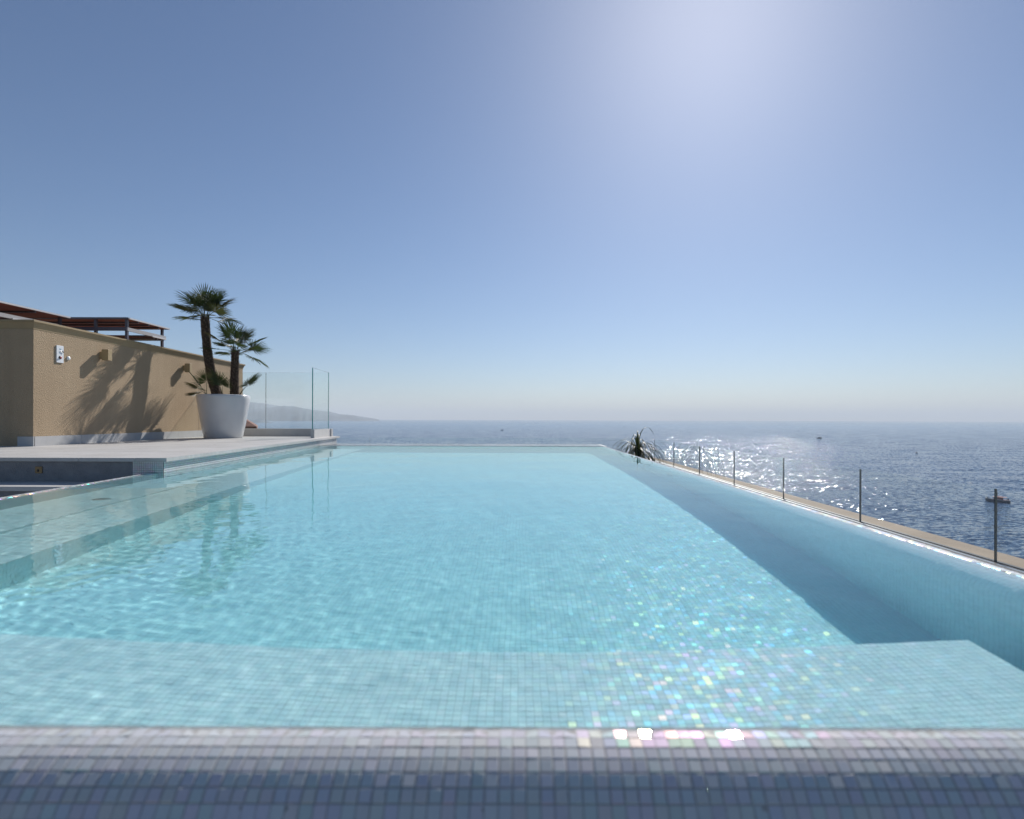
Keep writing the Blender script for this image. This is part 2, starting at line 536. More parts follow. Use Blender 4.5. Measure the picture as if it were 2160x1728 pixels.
# floor
xl = lambda y: XL(y)
field('floor', (-5.2, Y_SHELF + .002, Z_FLOOR), (1, 0, 0), (0, 1, 0), int(7.3 / PITCH), int((Y_FAR - Y_SHELF) / PITCH) + 1,
      mask=lambda C: (C[:, 0] > XL(C[:, 1]) + BL - .013) & (C[:, 0] < XR_IN + .004))
field('floor', (X_SHELF + .002, YS, Z_FLOOR), (1, 0, 0), (0, 1, 0), 9, int((Y_SHELF - YS) / PITCH))
flush('floor', 'floor_mosaic', mat=M_TILE_WET)
# near bench
field('near', (X_SHELF, Y_SHELF, Z_BENCH), (-1, 0, 0), (0, -1, 0), int((X_SHELF + 3.4) / PITCH), int((Y_SHELF - YS) / PITCH) + 1,
      mask=lambda C: C[:, 0] > XL(C[:, 1]) + BL - .016)
field('near', (-2.6, Y_SHELF, Z_BENCH), (1, 0, 0), (0, 0, -1), int((X_SHELF + 2.6) / PITCH), 19)
field('near', (X_SHELF, YS, Z_BENCH), (0, 1, 0), (0, 0, -1), int((Y_SHELF - YS) / PITCH), 19, lift=-.0012)
flush('near', 'bench_mosaic', mat=M_TILE_WET)
# left benches, laid along the slanting side
ud = Vector((SL, 1, 0)).normalized(); un = Vector((ud.y, -ud.x, 0))
nl = int((YE - YS) / ud.y / PITCH)
def left_pt(off, z): return (XL(YS) + off * un.x, YS + off * un.y, z)
field('side', left_pt(BU, Z_BENCH_UP), -un, ud, int((BU - .02) / PITCH), nl, lift=-.0012)
field('side', left_pt(BL, Z_BENCH), -un, ud, int((BL - BU) / PITCH) + 1, nl, lift=-.0012)
field('side', left_pt(BU, Z_BENCH_UP), ud, (0, 0, -1), nl, 2, lift=-.0012)
field('side', left_pt(BL, Z_BENCH - .004), ud, (0, 0, -1), nl, 19, lift=-.0012)
flush('side', 'bench_mosaic', mat=M_TILE_WET)

# extruded rims
def rim_bed(name, prof, to3, s0, s1, close=True):
    n = len(prof)
    vs = [to3(p, s0) for p in prof] + [to3(p, s1) for p in prof]
    fs = [(i, i + 1, n + i + 1, n + i) for i in range(n - 1)]
    mb = MB().add(vs, fs, False)
    return receiver(mb.build(name, M_GROUT, pool))

def rim_tiles(key, prof, to3, s0, s1, skip=None, **kw):
    pp = resample(prof, PITCH)
    ns = int((s1 - s0) / PITCH)
    S = s0 + (np.arange(ns) + .5) * PITCH
    e = Vector(to3((0, 0), 1.0)) - Vector(to3((0, 0), 0.0))
    for i in range(len(pp) - 1):
        m = (pp[i] + pp[i + 1]) / 2; d = (pp[i + 1] - pp[i])
        a = Vector(to3(m, 0.0)); V = (Vector(to3(m + d, 0.0)) - a).normalized()
        C = np.array(a)[None] + S[:, None] * np.array(e)[None]
        if skip is not None:
            C = C[~skip(i, C)]
        if len(C) == 0: continue
        quads(key, C, np.repeat(np.array(e / e.length)[None], len(C), 0), np.repeat(np.array(V)[None], len(C), 0), **kw)
    return pp

# right rim: seen from the pool the normal must face inwards
to_r = lambda p, s: (p[0], -s, p[1])
rim_bed('right_rim', right_profile(), to_r, -Y_FAR_OUT, 2.0).data.materials[0] = M_GROUT_PALE
rim_tiles('right', right_profile(), to_r, -Y_FAR_OUT, 0.5)
flush('right', 'rim_mosaic', mat=M_TILE_WET)
# left rim
to_l = lambda p, s: (XL(0) + SL * s + p[0], s, p[1])
rim_bed('left_rim', left_profile(), to_l, -1.0, 6.78)
rim_tiles('left', left_profile(), to_l, -0.5, 6.74)
flush('left', 'rim_mosaic')
# near rim
to_n = lambda p, s: (-s, p[0], p[1])
near_rim = rim_bed('near_rim', near_profile(), to_n, -2.19, 4.0)
npf = resample(near_profile(), PITCH)
first = next(i for i in range(len(npf)) if npf[i].x < Y_NEAR - .040)    # rows that show largest
big_rows = range(first, first + 4)
X_HALF = 0.98
rim_tiles('nearrim', near_profile(), to_n, -2.19 + .012, 4.0,
          skip=lambda i, C: (np.abs(C[:, 0]) < X_HALF) if i in big_rows else np.zeros(len(C), bool))
flush('nearrim', 'rim_mosaic')
# the biggest ones as single tiles with bevelled edges
tb = MB(); h = .0119; b_ = .0016
tb.box((-h, -h, -.003), (h, h, .0016), bev=b_)
tile_me = tb.mesh('tile'); tile_me.materials.append(M_TILE)
cnt = 0
ns = int((2.19 + 4.0) / PITCH)
for i in big_rows:
    m = (npf[i] + npf[i + 1]) / 2; d = (npf[i + 1] - npf[i]).normalized()
    U = Vector((-1, 0, 0)); V = Vector((0, d.x, d.y)); N = U.cross(V)
    for k in range(ns):
        x = 2.19 - .012 - (k + .5) * PITCH
        if abs(x) >= X_HALF or cnt >= 300: continue
        o = bpy.data.objects.new('tile', tile_me); link(o)
        tx, ty = random.gauss(0, .022), random.gauss(0, .022)
        n2 = (N + U * tx + V * ty).normalized(); u2 = (U - n2 * U.dot(n2)).normalized(); v2 = n2.cross(u2)
        M = Matrix(((u2.x, v2.x, n2.x, x), (u2.y, v2.y, n2.y, m.x), (u2.z, v2.z, n2.z, m.y), (0, 0, 0, 1)))
        o.matrix_basis = M
        set_parent(o, near_rim)
        cnt += 1
# far wall and the broad apron of the far overflow edge
fw = MB().box((XL(Y_FAR) - .06, Y_FAR, Z_TERR), (XR + .06, Y_FAR_OUT, .004))
shell(fw, 'far_rim')
field('far', (-4.86, Y_FAR + .001, .004), (1, 0, 0), (0, 1, 0), int(6.98 / PITCH), int(1.2 / PITCH))
field('far', (-4.86, Y_FAR - .001, Z_FLOOR), (1, 0, 0), (0, 0, 1), int(6.92 / PITCH), 43)
flush('far', 'rim_mosaic')

# wall fittings
M_FIT = plain('grey_fitting', (.28, .32, .33), .4, .1, 20)
def disc(name, c, axis, r, mat, parent, th=.012, seg=28):
    axis = Vector(axis).normalized()
    a = axis.orthogonal().normalized(); b = axis.cross(a)
    mb = MB(); c = Vector(c)
    prof = [(0, th), (r * .82, th), (r, th * .4), (r, 0)]
    vs = []
    for rr, z in prof:
        for k in range(seg):
            vs.append(c + axis * z + (a * math.cos(2*math.pi*k/seg) + b * math.sin(2*math.pi*k/seg)) * rr)
    fs = [(i*seg+k, i*seg+(k+1) % seg, (i+1)*seg+(k+1) % seg, (i+1)*seg+k) for i in range(3) for k in range(seg)]
    mb.add(vs, fs, True)
    return mb.build(name, mat, parent)
for c in ((XR_IN, 7.3, -.55), (XR_IN, 11.2, -.55)):
    receiver(disc('underwater_lamp', c, (-1, 0, 0), .14, M_FIT, pool))
for c in ((-3.72, 5.1, Z_BENCH_UP + .002), (-3.85, 6.8, Z_BENCH_UP + .002)):
    receiver(disc('floor_inlet', c, (0, 0, 1), .07, M_FIT, pool))

# ------------------------------------------------------------------ pool water
def water():
    nxg, nyg = 430, 860
    tv = np.linspace(0, 1, nyg) ** 1.45
    ysg = 1.165 + (Y_FAR + .03 - 1.165) * tv
    X = np.zeros((nyg, nxg)); Y = np.zeros_like(X)
    for j, y in enumerate(ysg):
        X[j] = np.linspace(XL(y) + .012, XR - .008, nxg); Y[j] = y
    Z = np.zeros_like(X)
    rg = np.random.default_rng(5)
    def waves(n, l0, l1, slope):
        W = np.zeros_like(X)
        for i in range(n):
            L = rg.uniform(l0, l1); k = 2 * math.pi / L; a = rg.uniform(0, 2 * math.pi)
            W += np.sin(k * (X * math.cos(a) + Y * math.sin(a)) + rg.uniform(0, 6.28)) / k
        return W * slope * math.sqrt(2.0 / n)
    act = .08 + .40 * np.exp(-np.clip(X + 3.0, 0, 9) ** 2 / 3.4) * np.exp(-((Y - 2.2) / 3.0) ** 2)
    act = act * (1 + .3 * np.sin(X * 1.3 + 1) * np.sin(Y * .7))
    Z += waves(70, .055, .13, .026) * act
    Z += waves(30, .16, .40, .0075) * (.5 + .5 * act)
    Z += waves(12, .7, 1.8, .0030)
    Z *= np.clip((Y - 1.17) / .12, .0, 1) * .85 + .15
    # fade where the film of water meets the rims
    me = bpy.data.meshes.new('pool_water')
    V = np.stack([X, Y, Z], -1).reshape(-1, 3)
    me.vertices.add(len(V)); me.vertices.foreach_set('co', V.ravel().astype(np.float32))
    J, I = np.meshgrid(np.arange(nyg - 1), np.arange(nxg - 1), indexing='ij')
    q = np.stack([J*nxg+I, J*nxg+I+1, (J+1)*nxg+I+1, (J+1)*nxg+I], -1).reshape(-1)
    nf = len(q) // 4
    me.loops.add(nf * 4); me.loops.foreach_set('vertex_index', q.astype(np.int32))
    me.polygons.add(nf)
    me.polygons.foreach_set('loop_start', np.arange(0, nf * 4, 4, dtype=np.int32))
    me.polygons.foreach_set('loop_total', np.full(nf, 4, dtype=np.int32))
    me.polygons.foreach_set('use_smooth', np.ones(nf, dtype=bool))
    me.update()
    m, t, p, out = mat_new('pool_water_surface')
    t.nodes.remove(p)
    g = nd(t, 'ShaderNodeBsdfGlass', IOR=1.333, Roughness=0.0)
    t.links.new(g.outputs[0], out.inputs['Surface'])
    o = newobj('pool_water', me, None, m)
    o.cycles.is_caustics_caster = True
    tag(o, 'clear turquoise pool water with fine ripples', kind='structure')
    # the body of the water, which swallows the red light
    m2, t2, p2, out2 = mat_new('pool_water_body')
    t2.nodes.remove(p2)
    va = nd(t2, 'ShaderNodeVolumeAbsorption', Density=0.40)
    va.inputs['Color'].default_value = (.0, .90, .955, 1)
    t2.links.new(va.outputs[0], out2.inputs['Volume'])
    wb = MB().prism([(XL(1.2) + .03, 1.185), (XR - .02, 1.185), (XR - .02, Y_FAR + .02), (XL(Y_FAR) + .03, Y_FAR + .02)], Z_FLOOR - .1, .012)
    b = wb.build('water_body', m2, None)
    b.parent = o
    return o
water()

# ------------------------------------------------------------------ deck, steps
M_SLAB = plain('pale_porcelain', (.56, .545, .525), 0.55, 0.07, 5.0, 0.15, 90)
def deck_material():
    m, t, p, out = mat_new('deck_porcelain')
    tc = nd(t, 'ShaderNodeTexCoord'); oi = nd(t, 'ShaderNodeObjectInfo')
    mp = nd(t, 'ShaderNodeMapping'); mp.inputs['Scale'].default_value = (1.2, 14, 4)
    t.links.new(tc.outputs['Object'], mp.inputs['Vector'])
    n1 = nd(t, 'ShaderNodeTexNoise', Scale=1.0, Detail=6.0, Roughness=.6)
    t.links.new(mp.outputs[0], n1.inputs['Vector'])
    r = ramp(t, [(.3, (.44, .43, .415)), (.7, (.51, .50, .485))])
    t.links.new(n1.outputs['Fac'], r.inputs[0])
    hs = nd(t, 'ShaderNodeHueSaturation')
    mr = nd(t, 'ShaderNodeMapRange'); mr.inputs['To Min'].default_value = .93; mr.inputs['To Max'].default_value = 1.04
    t.links.new(oi.outputs['Random'], mr.inputs[0]); t.links.new(mr.outputs[0], hs.inputs['Value'])
    st = nd(t, 'ShaderNodeTexNoise', Scale=1.7, Detail=8.0, Roughness=.7); t.links.new(tc.outputs['Object'], st.inputs['Vector'])
    s2 = ramp(t, [(.36, (.86, .85, .83)), (.56, (1, 1, 1))]); t.links.new(st.outputs['Fac'], s2.inputs[0])
    ms = nd(t, 'ShaderNodeMixRGB', blend_type='MULTIPLY'); ms.inputs[0].default_value = .8
    t.links.new(r.outputs[0], ms.inputs[1]); t.links.new(s2.outputs[0], ms.inputs[2])
    t.links.new(ms.outputs[0], hs.inputs['Color']); t.links.new(hs.outputs[0], p.inputs['Base Color'])
    p.inputs['Roughness'].default_value = .6
    return m
M_DECK = deck_material()
M_PLASTER = plain('rough_grey_plaster', (.25, .245, .25), .9, .15, 8.0, .9, 120)
Y_D, Y_DE = 6.75, 15.6
deck = MB().prism([(-15, Y_D + .03), (XD(Y_D) - .012, Y_D + .03), (XD(Y_DE) - .012, Y_DE - .12), (-15, Y_DE - .12)], Z_TERR, Z_DECK - .045).build('pool_deck', M_PLASTER)
tag(deck, 'raised pale paved deck along the left side of the pool', kind='structure')
receiver(deck)
def piece(mb, name, mat, parent):
    o = mb.build(name, mat); o.parent = parent
    return o
COP = .36
# coping slabs along the water
ycs = [Y_D, 8.6, 10.6, 12.65, 14.3, Y_DE]
for i in range(len(ycs) - 1):
    a, b = ycs[i] + .002, ycs[i + 1] - .002
    mb = MB().prism([(XD(a) + .03 - COP, a), (XD(a) + .045, a), (XD(b) + .045, b), (XD(b) + .03 - COP, b)], Z_DECK - .0445, Z_DECK)
    receiver(piece(mb, 'coping_slab', M_DECK, deck))
# paving rows
row = .60; ln = 1.20
y = Y_D; r_i = 0
while y < Y_DE - .01:
    y1 = min(y + row, Y_DE)
    x1 = XD((y + y1) / 2) + .03 - COP - .003
    off = (r_i % 2) * ln / 2
    xk = -5.2 + off
    edges = [x1]
    while xk > -13.2:
        if xk < x1 - .15: edges.append(xk)
        xk -= ln
    for k in range(len(edges) - 1):
        xa, xb = edges[k + 1] + .002, edges[k] - .002
        xb0 = xb if k else XD(y) + .03 - COP - .004
        xb1 = xb if k else XD(y1) + .03 - COP - .004
        if xb < -8.02 and y > 9.5: continue
        mb = MB().prism([(xa, y + .0025), (xb0, y + .0025), (xb1, y1 - .0025), (xa, y1 - .0025)], Z_DECK - .044, Z_DECK - .0005 - random.random() * .0008)
        piece(mb, 'paving_slab', M_DECK, deck)
    y = y1; r_i += 1
# mosaic on the deck's water side and on its front return
dl = Vector((SL, 1, 0)).normalized(); dn = Vector((dl.y, -dl.x, 0))
o0 = Vector((XD(Y_D + .03), Y_D + .03, Z_DECK - .046)) - dn * .006
field('deck', o0, tuple(dl), (0, 0, -1), int(8.70 / PITCH), 30, tilt=.02, lift=-.004, half=.0113)
field('deck', (XD(Y_D) - .372, Y_D + .03, Z_DECK - .046), (1, 0, 0), (0, 0, -1), 14, 30, tilt=.02, lift=-.004, half=.0113)
flush('deck', 'deck_mosaic')
# wide seating steps left of the pool
M_STEP = M_DECK
def step(y0, y1, ztop, zbot, label):
    xr0, xr1 = XL(y0) - .064, XL(y1) - .064
    s = MB().prism([(-15, y0 + .03), (xr0, y0 + .03), (xr1, y1), (-15, y1)], zbot, ztop - .05).build('step', M_PLASTER)
    tag(s, label, kind='structure')
    xe = -15.0
    while xe < xr0 - .05:
        xe2 = min(xe + 1.5, xr0)
        mb = MB().prism([(xe + .002, y0), (xe2 - .002, y0), (xe2 - .002, y1), (xe + .002, y1)], ztop - .0495, ztop)
        piece(mb, 'paving_slab', M_DECK, s)
        xe = xe2
step(6.25, 6.775, -.104, Z_TERR, 'upper seating step below the deck')
step(5.70, 6.275, -.384, Z_TERR, 'lower seating step left of the pool')
MB().prism([(-15, 1.0), (XL(1.0) - .064, 1.0), (XL(5.725) - .064, 5.725), (-15, 5.725)], Z_TERR, -.664).build('landing', M_TERR)
tag(bpy.data.objects['landing'], 'paved landing beside the pool at the foot of the steps', kind='structure')

M_BRONZE = plain('bronze', (.23, .16, .085), .45, .1, 15, metal=.6)
M_BLACK = plain('black_plastic', (.012, .012, .014), .5, .1, 10)
def step_light(x, y, z, label):
    t = empty('step_light', (x, y, z - .04))
    tag(t, label, 'step light', 'square bronze lights in the step risers')
    MB().box((x - .040, y - .010, z - .040), (x + .040, y + .006, z + .040), bev=.002).build('face_plate', M_BRONZE, t)
    mb = MB(); seg = 20
    c = [(x - .005 + .011 * math.cos(2*math.pi*k/seg), y - .0125, z - .008 + .017 * math.sin(2*math.pi*k/seg)) for k in range(seg)]
    c2 = [(p[0], y - .009, p[2]) for p in c]
    mb.add(c + c2, [tuple(range(seg))] + [(k, (k+1) % seg, seg + (k+1) % seg, seg + k) for k in range(seg)])
    mb.build('opening', M_BLACK, t)
step_light(-5.69, Y_D + .03, .033, 'square bronze step light in the dark wall under the deck edge')
step_light(-5.62, 6.28, -.252, 'square bronze step light in the lower riser at the left picture edge')

# ------------------------------------------------------------------ stucco building
def stucco_material():
    m, t, p, out = mat_new('ochre_stucco')
    tc = nd(t, 'ShaderNodeTexCoord')
    n1 = nd(t, 'ShaderNodeTexNoise', Scale=.9, Detail=7.0, Roughness=.6)
    n2 = nd(t, 'ShaderNodeTexNoise', Scale=62.0, Detail=5.0, Roughness=.7)
    n3 = nd(t, 'ShaderNodeTexVoronoi', Scale=70.0)
    for n in (n1, n2, n3): t.links.new(tc.outputs['Object'], n.inputs['Vector'])
    r = ramp(t, [(.3, (.385, .288, .190)), (.7, (.445, .338, .226))])
    t.links.new(n1.outputs['Fac'], r.inputs[0])
    mp = nd(t, 'ShaderNodeMapping'); mp.inputs['Scale'].default_value = (5.0, 5.0, .35)
    t.links.new(tc.outputs['Object'], mp.inputs['Vector'])
    sk = nd(t, 'ShaderNodeTexNoise', Scale=1.0, Detail=6.0, Roughness=.7); t.links.new(mp.outputs[0], sk.inputs['Vector'])
    sr = ramp(t, [(.35, (.86, .85, .84)), (.6, (1, 1, 1))]); t.links.new(sk.outputs['Fac'], sr.inputs[0])
    mxs = nd(t, 'ShaderNodeMixRGB', blend_type='MULTIPLY'); mxs.inputs[0].default_value = .45
    t.links.new(r.outputs[0], mxs.inputs[1]); t.links.new(sr.outputs[0], mxs.inputs[2])
    t.links.new(mxs.outputs[0], p.inputs['Base Color'])
    p.inputs['Roughness'].default_value = .92
    p.inputs['Specular IOR Level'].default_value = .2
    ad = nd(t, 'ShaderNodeMath', operation='MULTIPLY_ADD'); ad.inputs[1].default_value = .6
    t.links.new(n3.outputs['Distance'], ad.inputs[0]); t.links.new(n2.outputs['Fac'], ad.inputs[2])
    bp = nd(t, 'ShaderNodeBump', Strength=.8, Distance=.013)
    t.links.new(ad.outputs[0], bp.inputs['Height']); t.links.new(bp.outputs[0], p.inputs['Normal'])
    return m
M_STUCCO = stucco_material()
M_CORN = plain('ochre_cornice', (.33, .245, .14), .8, .1, 3, .25, 60)
bld = empty('stucco_building', (-11, 13, Z_DECK))
tag(bld, 'ochre stucco building with a moulded cornice behind the deck', 'building')
A, B = (-8.04, 9.46), (-8.23, 17.08)
def fp(d):   # footprint grown by d
    return [(-15, A[1] - d), (A[0] + d, A[1] - d), (B[0] + d, B[1] + d), (-15, B[1] + d)]
ZC = 2.131
MB().prism(fp(0), Z_TERR, ZC).build('wall', M_STUCCO, bld)
cn = MB(); n_ = 4; rings = []
for k, (d_, z_) in enumerate([(.004, 0), (.006, .02), (.014, .045), (.028, .085), (.042, .112), (.042, .1165)]):
    rings += [(x, y, ZC + z_) for x, y in fp(d_)]
cn.add(rings, [(k*4+i, k*4+(i+1) % 4, (k+1)*4+(i+1) % 4, (k+1)*4+i) for k in range(5) for i in range(4)])
cn.build('cornice', M_CORN, bld)
MB().prism(fp(.055), ZC + .117, ZC + .148).build('cornice_lip', M_CORN, bld)
M_SKIRT = plain('white_grey_skirting', (.42, .42, .42), .6, .06, 8)
wd = (Vector((*B, 0)) - Vector((*A, 0))).normalized(); wn = Vector((wd.y, -wd.x, 0))
def on_wall(s, out, z): 
    p = Vector((*A, 0)) + wd * s + wn * out
    return Vector((p.x, p.y, z))
WM = lambda s, z: Matrix(((wd.x, wn.x, 0, A[0] + wd.x * s), (wd.y, wn.y, 0, A[1] + wd.y * s), (0, 0, 1, z), (0, 0, 0, 1)))
s = .012
while s < 7.4:
    e = min(s + 1.05, 7.55)
    MB().box((s + .0015, .001, Z_DECK), (e - .0015, .020, Z_DECK + .162), M=WM(0, 0)).build('skirting_slab', M_SKIRT, bld)
    s = e
MB().box((A[0] - .245, A[1] - .020, Z_DECK), (A[0] + .0195, A[1] - .001, Z_DECK + .162)).build('skirting_slab', M_SKIRT, bld)
MB().box((5.15, -.001, Z_DECK + .163), (5.157, .0015, 1.55), M=WM(0, 0)).build('wall_joint', M_BLACK, bld)

M_SCONCE = plain('ochre_metal', (.38, .28, .15), .5, .06, 10)
def sconce(s, z, label):
    t = empty('wall_lamp', on_wall(s, 0, z - .1)); tag(t, label, 'wall lamp', 'cube lamps on the stucco wall')
    MB().box((-.035, 0, -.06), (.035, .058, .06), M=WM(s, z)).build('bracket', M_SCONCE, t)
    MB().box((-.055, .058, -.105), (.055, .182, .105), M=WM(s, z), bev=.003).build('lamp_box', M_SCONCE, t)
sconce(1.58, 1.875, 'ochre box wall lamp near the white call panel')
sconce(4.45, 1.885, 'ochre box wall lamp half way along the stucco wall beside the palms')

M_WHITE = plain('white_plastic', (.72, .74, .76), .35, .04, 10)
M_TEAL = plain('teal_print', (.04, .22, .30), .5, .05, 10)
M_REDB = plain('red_button', (.45, .10, .10), .4, .1, 10)
pn = empty('call_panel', on_wall(.55, 0, 1.62)); tag(pn, 'white upright emergency panel with key switch and red button on stucco wall', 'panel')
PM = WM(.55, 1.775)
MB().box((-.078, .001, -.150), (.078, .018, .150), M=PM, bev=.004).build('face_plate', M_WHITE, pn)
mb = MB()
for k, w in enumerate((.006, .004, .007, .004, .006)):
    mb.box((-.022 + k * .0095, .0175, .080), (-.022 + k * .0095 + w, .0190, .080 + .014 + .003 * (k % 2)), M=PM)
mb.build('print', M_TEAL, pn)
def wdisc(name, s, z, out, r, mat, parent, th=.012):
    return disc(name, on_wall(s, out, z), wn, r, mat, parent, th)
wdisc('key_switch', .555, 1.822, .017, .014, M_ALU, pn)
mb = MB()
mb.box((.002, .03, -.006), (.045, .034, .006), M=WM(.56, 1.822))
mb.tube([WM(.60, 1.815) @ Vector(p) for p in [(0, .032, .0), (.014, .032, .010), (.028, .032, 0), (.016, .032, -.014), (0, .032, 0)]], .004, 6)
mb.build('key', M_BLACK, pn)
wdisc('button_ring', .548, 1.715, .017, .031, M_BLACK, pn)
wdisc('red_button', .548, 1.715, .028, .020, M_REDB, pn)
bt = wdisc('doorbell_button', .755, 1.725, .0, .036, M_WHITE, None, .022)
tag(bt, 'small round white button on the stucco wall beside the panel', 'button')

# ------------------------------------------------------------------ pergolas above the wall
def canvas_material():
    m, t, p, out = mat_new('rust_red_canvas')
    tc = nd(t, 'ShaderNodeTexCoord')
    n1 = nd(t, 'ShaderNodeTexNoise', Scale=2.0, Detail=5.0)
    t.links.new(tc.outputs['Object'], n1.inputs['Vector'])
    r = ramp(t, [(.3, (.20, .072, .055)), (.7, (.26, .092, .068))])
    t.links.new(n1.outputs['Fac'], r.inputs[0]); t.links.new(r.outputs[0], p.inputs['Base Color'])
    p.inputs['Roughness'].default_value = .8
    tl = nd(t, 'ShaderNodeBsdfTranslucent'); t.links.new(r.outputs[0], tl.inputs[0])
    mx = nd(t, 'ShaderNodeMixShader'); mx.inputs[0].default_value = .10
    t.links.new(p.outputs[0], mx.inputs[1]); t.links.new(tl.outputs[0], mx.inputs[2])
    t.links.new(mx.outputs[0], out.inputs['Surface'])
    return m
M_CANVAS = canvas_material()
M_PFRAME = plain('dark_plum_metal', (.10, .085, .11), .3, .1, 5)
M_PEDGE = plain('pale_metal_edge', (.60, .60, .62), .35, .05, 5)
M_PTOP = plain('grey_awning_top', (.36, .36, .38), .5, .06, 5)
def pergola(x0, x1, y0, y1, ztop, posts, label):
    t = empty('pergola', ((x0 + x1) / 2, (y0 + y1) / 2, 2.28)); tag(t, label, 'pergola', 'rust red pergolas above the stucco building')
    cx, cyy = (x0 + x1) / 2, (y0 + y1) / 2
    for k, z in enumerate((ztop, ztop - .29)):
        g = 0 if k == 0 else .06
        xa, xb, ya, yb = x0 + g, x1 - g, (y0 if k == 0 else y0 + .6 * (y1 - y0)), y1 - g
        rise = .10 if k == 0 else .03
        v = [(xa, ya, z), (xb, ya, z), (xb, yb, z), (xa, yb, z), (cx, cyy, z + rise)]
        MB().add([(p[0], p[1], p[2] - .004) for p in v], [(1, 0, 4), (2, 1, 4), (3, 2, 4), (0, 3, 4)]).build('awning_canvas', M_CANVAS, t)
        for nm, lo, hi in (('edge_beam', (xa, ya - .02, z - .012), (xb, ya, z + .030)), ('edge_beam', (xa, yb, z - .012), (xb, yb + .02, z + .030)),
                           ('edge_trim', (xb, ya, z - .010), (xb + .03, yb, z + .024)), ('edge_trim', (xa - .02, ya, z - .008), (xa, yb, z + .012))):
            MB().box(lo, hi).build(nm, M_PFRAME if nm == 'edge_beam' else M_PEDGE, t)
        # rafters
        for q in range(1, 4):
            yy = ya + (yb - ya) * q / 4
            MB().box((xa + .02, yy - .02, z - .05), (xb - .02, yy + .02, z - .008)).build('rafter', M_PFRAME, t)
        if k == 0:
            zz = z - .30
    for (px, py) in posts:
        MB().box((px - .028, py - .028, 2.27), (px + .028, py + .028, ztop - .005)).build('post', M_PFRAME, t)
    # deep beams between the two tiers
    MB().box((x0 + .05, y0 + .02, ztop - .285), (x1 - .05, y0 + .06, ztop - .20)).build('deep_beam', M_PFRAME, t)
    MB().box((x1 - .09, y0 + .06, ztop - .285), (x1 - .05, y1 - .05, ztop - .20)).build('deep_beam', M_PTOP, t)
    return t
pergola(-12.2, -9.36, 13.7, 15.3, 3.05, [(-10.2, 13.78), (-9.45, 13.78), (-9.48, 15.2), (-12.1, 15.2)],
        'rust red pergola farther along the roof, seen whole with three posts')
pergola(-13.6, -10.72, 9.9, 13.62, 3.05, [(-10.85, 13.5), (-10.85, 10.1), (-13.4, 13.5)],
        'rust red pergola with white edge cut off by the left picture edge')

# ------------------------------------------------------------------ glass screen at the end of the deck
M_CURB = plain('grey_curb', (.52, .51, .495), .6, .05, 4)
scr = empty('glass_screen', (-6.4, 15.4, Z_DECK)); tag(scr, 'tall clear glass wind screen on a pale curb at the deck end', 'glass screen')
YSc = 15.40
MB().box((-8.20, YSc - .05, Z_DECK + .0005), (-5.0, YSc + .08, Z_DECK + .205)).build('curb', M_CURB, scr)
cl = 1.50
a0 = Vector((-4.99, 13.90, 0)); a1 = Vector((-5.075, 15.348, 0)); dv = (a1 - a0).normalized(); nv = Vector((dv.y, -dv.x, 0)) * .045
MB().prism([tuple((a0 - nv).xy), tuple((a0 + nv).xy), tuple((a1 + nv).xy), tuple((a1 - nv).xy)], Z_DECK + .0005, Z_DECK + .207).build('curb', M_CURB, scr)
ZG = 1.90
pane(scr, (-8.20, YSc), (-6.80, YSc), Z_DECK + .206, ZG, .02, M_GEDGE_DARK)
pane(scr, (-6.785, YSc), (-5.10, YSc), Z_DECK + .206, ZG, .02, M_GEDGE_DARK)
pane(scr, tuple(a0.xy), tuple((a1 - dv * .02).xy), Z_DECK + .208, ZG, .024, M_GEDGE)

# ------------------------------------------------------------------ planter with palms
def gloss_white():
    m, t, p, out = mat_new('glossy_white_fibreglass')
    p.inputs['Base Color'].default_value = (.70, .69, .69, 1)
    p.inputs['Roughness'].default_value = .16
    tc = nd(t, 'ShaderNodeTexCoord'); n1 = nd(t, 'ShaderNodeTexNoise', Scale=3.0, Detail=5.0)
    t.links.new(tc.outputs['Object'], n1.inputs['Vector'])
    r = ramp(t, [(.3, (.62, .61, .61)), (.7, (.67, .66, .66))]); t.links.new(n1.outputs['Fac'], r.inputs[0]); t.links.new(r.outputs[0], p.inputs['Base Color'])
    return m
M_POT = gloss_white()
M_SOIL = plain('potting_soil', (.05, .035, .025), .95, .3, 30, .8, 60)
PX, PY = -7.19, 13.95
plt = empty('planter', (PX, PY, Z_DECK)); tag(plt, 'large glossy white round planter holding two palms on the deck', 'planter')
K_ = .955
prof = [(r * K_, z * K_) for r, z in [(.0, .0), (.435, .0), (.450, .012), (.500, .25), (.552, .55), (.590, .80), (.612, .95), (.621, 1.03), (.617, 1.075), (.60, 1.098), (.575, 1.10), (.56, 1.085), (.555, .95)]]
MB().lathe(prof, (PX, PY, Z_DECK), 72).build('pot', M_POT, plt)
MB().lathe([(.530, .955), (.35, .985), (.0, .995)], (PX, PY, Z_DECK), 40).build('soil', M_SOIL, plt)

